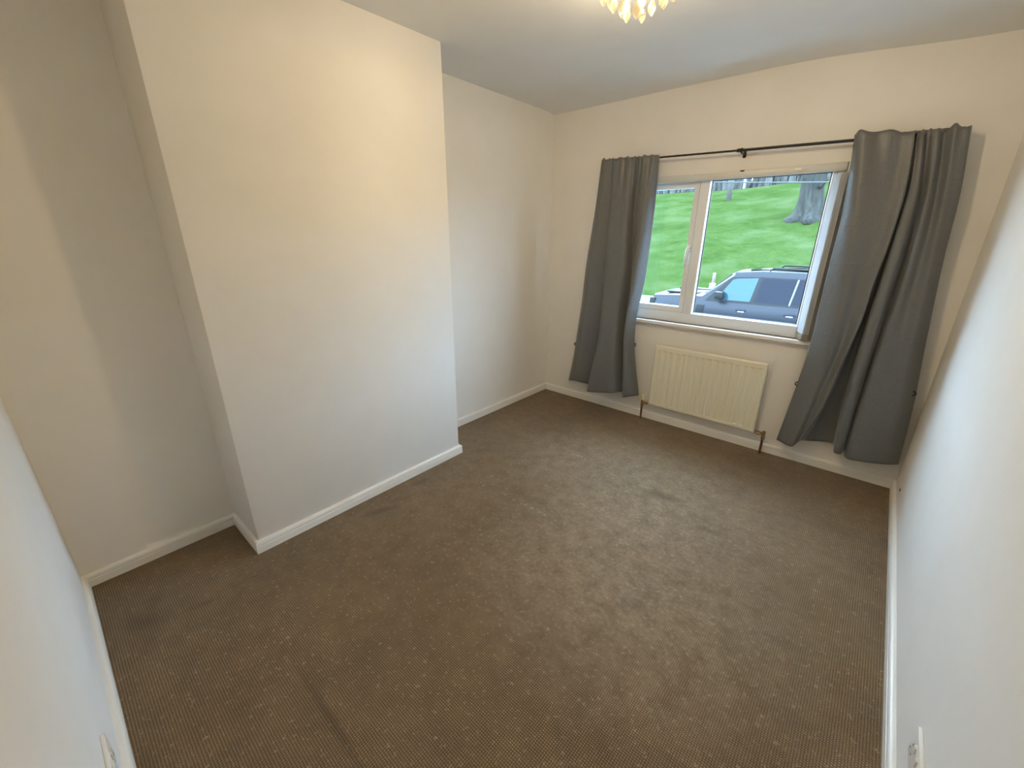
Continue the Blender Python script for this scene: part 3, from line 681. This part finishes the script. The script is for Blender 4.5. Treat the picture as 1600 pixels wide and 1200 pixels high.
# stations along x : (x, sill z, half width, shoulder z, belt z, upper points (half width, z) : roof shoulder, roof edge, roof middle)
st = [(-2.25, G + .50, .86, -.36, -.22, ((.80, -.16), (.70, -.13), (0, -.11))),
      (-2.18, G + .42, .95, -.24, -.085, ((.86, -.035), (.75, -.015), (0, .0))),
      (-1.70, G + .38, .985, -.165, -.07, ((.88, .005), (.76, .02), (0, .045))),
      (-.96, G + .36, .99, -.15, -.055, ((.88, .035), (.78, .055), (0, .075))),
      (-.33, G + .36, .995, -.145, -.05, ((.775, .56), (.70, .635), (0, .66))),
      (.25, G + .36, .995, -.145, -.045, ((.770, .60), (.695, .685), (0, .725))),
      (1.2, G + .36, .995, -.145, -.04, ((.770, .60), (.695, .69), (0, .735))),
      (2.15, G + .38, .985, -.145, -.035, ((.765, .59), (.69, .675), (0, .715))),
      (2.42, G + .45, .95, -.16, -.04, ((.74, .52), (.66, .60), (0, .64))),
      (2.48, G + .50, .92, -.20, -.08, ((.72, .40), (.64, .46), (0, .48)))]
def section(s):
    x, zs_, hw, zsh, zb_, up = s
    half = [(hw - .10, zs_), (hw, zs_ + .14), (hw, zsh - .10), (hw - .012, zsh), (hw - .065, zb_)] + list(up)
    return [(x, CY - a, z) for a, z in half] + [(x, CY + a, z) for a, z in half[-2::-1]]
bm = bmesh.new(); rings = [[bm.verts.new(p) for p in section(s)] for s in st]; m_ = len(rings[0])
for a, b_ in zip(rings, rings[1:]):
    for k in range(m_): bm.faces.new((a[k], a[(k + 1) % m_], b_[(k + 1) % m_], b_[k]))
bm.faces.new(rings[0]); bm.faces.new(rings[-1][::-1])
obj('body', bm, M_paint, car, 'auto')
def side_y(z, s):
    """side glass plane: half width at height z (belt .93 -> roof shoulder .772)"""
    return CY + s * (.932 + (.772 - .932) * (z + .05) / .645 + .004)
def sidepane(name, pts, m, s, th=.006, par=None):
    bm = bmesh.new(); a = [bm.verts.new((x, side_y(z, s), z)) for x, z in pts]; b_ = [bm.verts.new((x, side_y(z, s) - s * th, z)) for x, z in pts]
    bm.faces.new(a); bm.faces.new(b_[::-1])
    for k in range(len(pts)): j = (k + 1) % len(pts); bm.faces.new((a[k], a[j], b_[j], b_[k]))
    return obj(name, bm, m, par or car)
for s in (-1, 1):
    sidepane('window_surround', [(-.86, -.045), (2.0, -.03), (2.0, .565), (.25, .565), (-.36, .525), (-.42, .49)], M_blk, s, .004)
    sidepane('front_door_window', [(-.62, .0), (.115, .008), (.19, .535), (-.25, .50), (-.34, .47)], M_cgf if s < 0 else M_cg, s, -.004)
    sidepane('rear_door_window', [(.20, .01), (.87, .015), (.925, .54), (.27, .535)], M_cg, s, -.004)
    sidepane('window_post', [(.885, -.0), (.915, -.0), (.975, .55), (.945, .55)], mat('pale_post_trim', (.07, .08, .09), .3), s, -.007)
    sidepane('quarter_window', [(.94, .015), (1.62, .02), (1.62, .54), (.995, .54)], M_cg, s, -.004)
    for x in (-.02, .956):
        bm = bmesh.new(); y = CY + s * .992
        add_box(bm, (x - .11, y - .012, -.215), (x + .11, y + .012, -.175), .008); hd = obj('door_handle', bm, M_paint, car, 'auto')
        bm = bmesh.new(); add_box(bm, (x - .06, y + (s * .010) - .004, -.236), (x + .07, y + (s * .010) + .004, -.214)); obj('handle_recess', bm, M_lamp, hd)
    bm = bmesh.new(); y = CY + s * 1.06; add_box(bm, (-.60, y - .12, .035), (-.42, y + .09, .195), .03); add_tube(bm, [(-.52, CY + s * .90, .02), (-.52, CY + s * 1.0, .06)], .035, 8)
    mr = obj('wing_mirror', bm, M_blk, car, 'auto')
    bm = bmesh.new(); add_box(bm, (-.605, y - .122, .165), (-.43, y + .092, .205), .02); obj('mirror_cap', bm, M_paint, mr, 'auto')
    bm = bmesh.new(); add_box(bm, (-1.03, CY + s * .985 - .012, -.40), (-.84, CY + s * .985 + .012, -.155), .006); obj('side_vent', bm, M_blk, car, 'auto')
    bm = bmesh.new(); add_tube(bm, [(.35, CY + s * .66, .70), (.42, CY + s * .66, .755), (2.05, CY + s * .66, .745), (2.12, CY + s * .66, .69)], .022, 8); obj('roof_rail', bm, M_blk, car, 'auto')
    bm = bmesh.new(); add_box(bm, (-2.275, CY + s * .72 - .12, -.37), (-2.20, CY + s * .72 + .12, -.17), .02); obj('headlamp', bm, M_lamp, car, 'auto')
    bm = bmesh.new(); add_box(bm, (-2.26, CY + s * .90 - .05, -.30), (-2.12, CY + s * .90 + .065, -.10), .02); obj('front_corner_trim', bm, M_blk, car, 'auto')
    for x in (-1.38, 1.60):
        bm = bmesh.new(); bmesh.ops.create_cone(bm, cap_ends=True, segments=32, radius1=.40, radius2=.40, depth=.26)
        bm.transform(Matrix.Translation((x, CY + s * .87, G + .40)) @ Matrix.Rotation(R(90), 4, 'X')); wh = obj('wheel', bm, M_tyre, car, 'auto')
        bm = bmesh.new(); bmesh.ops.create_cone(bm, cap_ends=True, segments=24, radius1=.26, radius2=.26, depth=.275)
        bm.transform(Matrix.Translation((x, CY + s * .87, G + .40)) @ Matrix.Rotation(R(90), 4, 'X')); obj('wheel_rim', bm, M_rim, wh, 'auto')
def flatpane(name, pts, m, off, par=None):
    bm = bmesh.new(); n = Vector(off); a = [bm.verts.new(Vector(p) + n) for p in pts]; b_ = [bm.verts.new(Vector(p) - n * .3) for p in pts]
    bm.faces.new(a); bm.faces.new(b_[::-1])
    for k in range(len(pts)): j = (k + 1) % len(pts); bm.faces.new((a[k], a[j], b_[j], b_[k]))
    return obj(name, bm, m, par or car)
flatpane('windscreen', [(-.90, CY - .76, .10), (-.90, CY + .76, .10), (-.40, CY + .68, .585), (-.40, CY - .68, .585)], M_cg, (-.012, 0, .012))
flatpane('grille', [(-2.25, CY - .5, -.34), (-2.25, CY + .5, -.34), (-2.25, CY + .5, -.20), (-2.25, CY - .5, -.20)], M_blk, (-.01, 0, 0))
flatpane('sunroof', [(-.1, CY - .5, .69), (-.1, CY + .5, .69), (1.5, CY + .5, .735), (1.5, CY - .5, .735)], M_cg, (0, 0, .008))
flatpane('wiper', [(-.94, CY - .7, .09), (-.94, CY + .3, .09), (-.90, CY + .3, .125), (-.90, CY - .7, .125)], M_blk, (-.012, 0, .012))
box('bonnet_trim', (-1.95, CY - .62, .030), (-1.15, CY - .30, .075), M_blk, car, .01); box('bonnet_trim', (-1.95, CY + .30, .030), (-1.15, CY + .62, .075), M_blk, car, .01)
box('bumper', (-2.33, CY - .9, G + .34), (-2.18, CY + .9, -.48), M_blk, car, .05); box('bumper', (2.40, CY - .9, G + .36), (2.54, CY + .9, -.55), M_blk, car, .05)
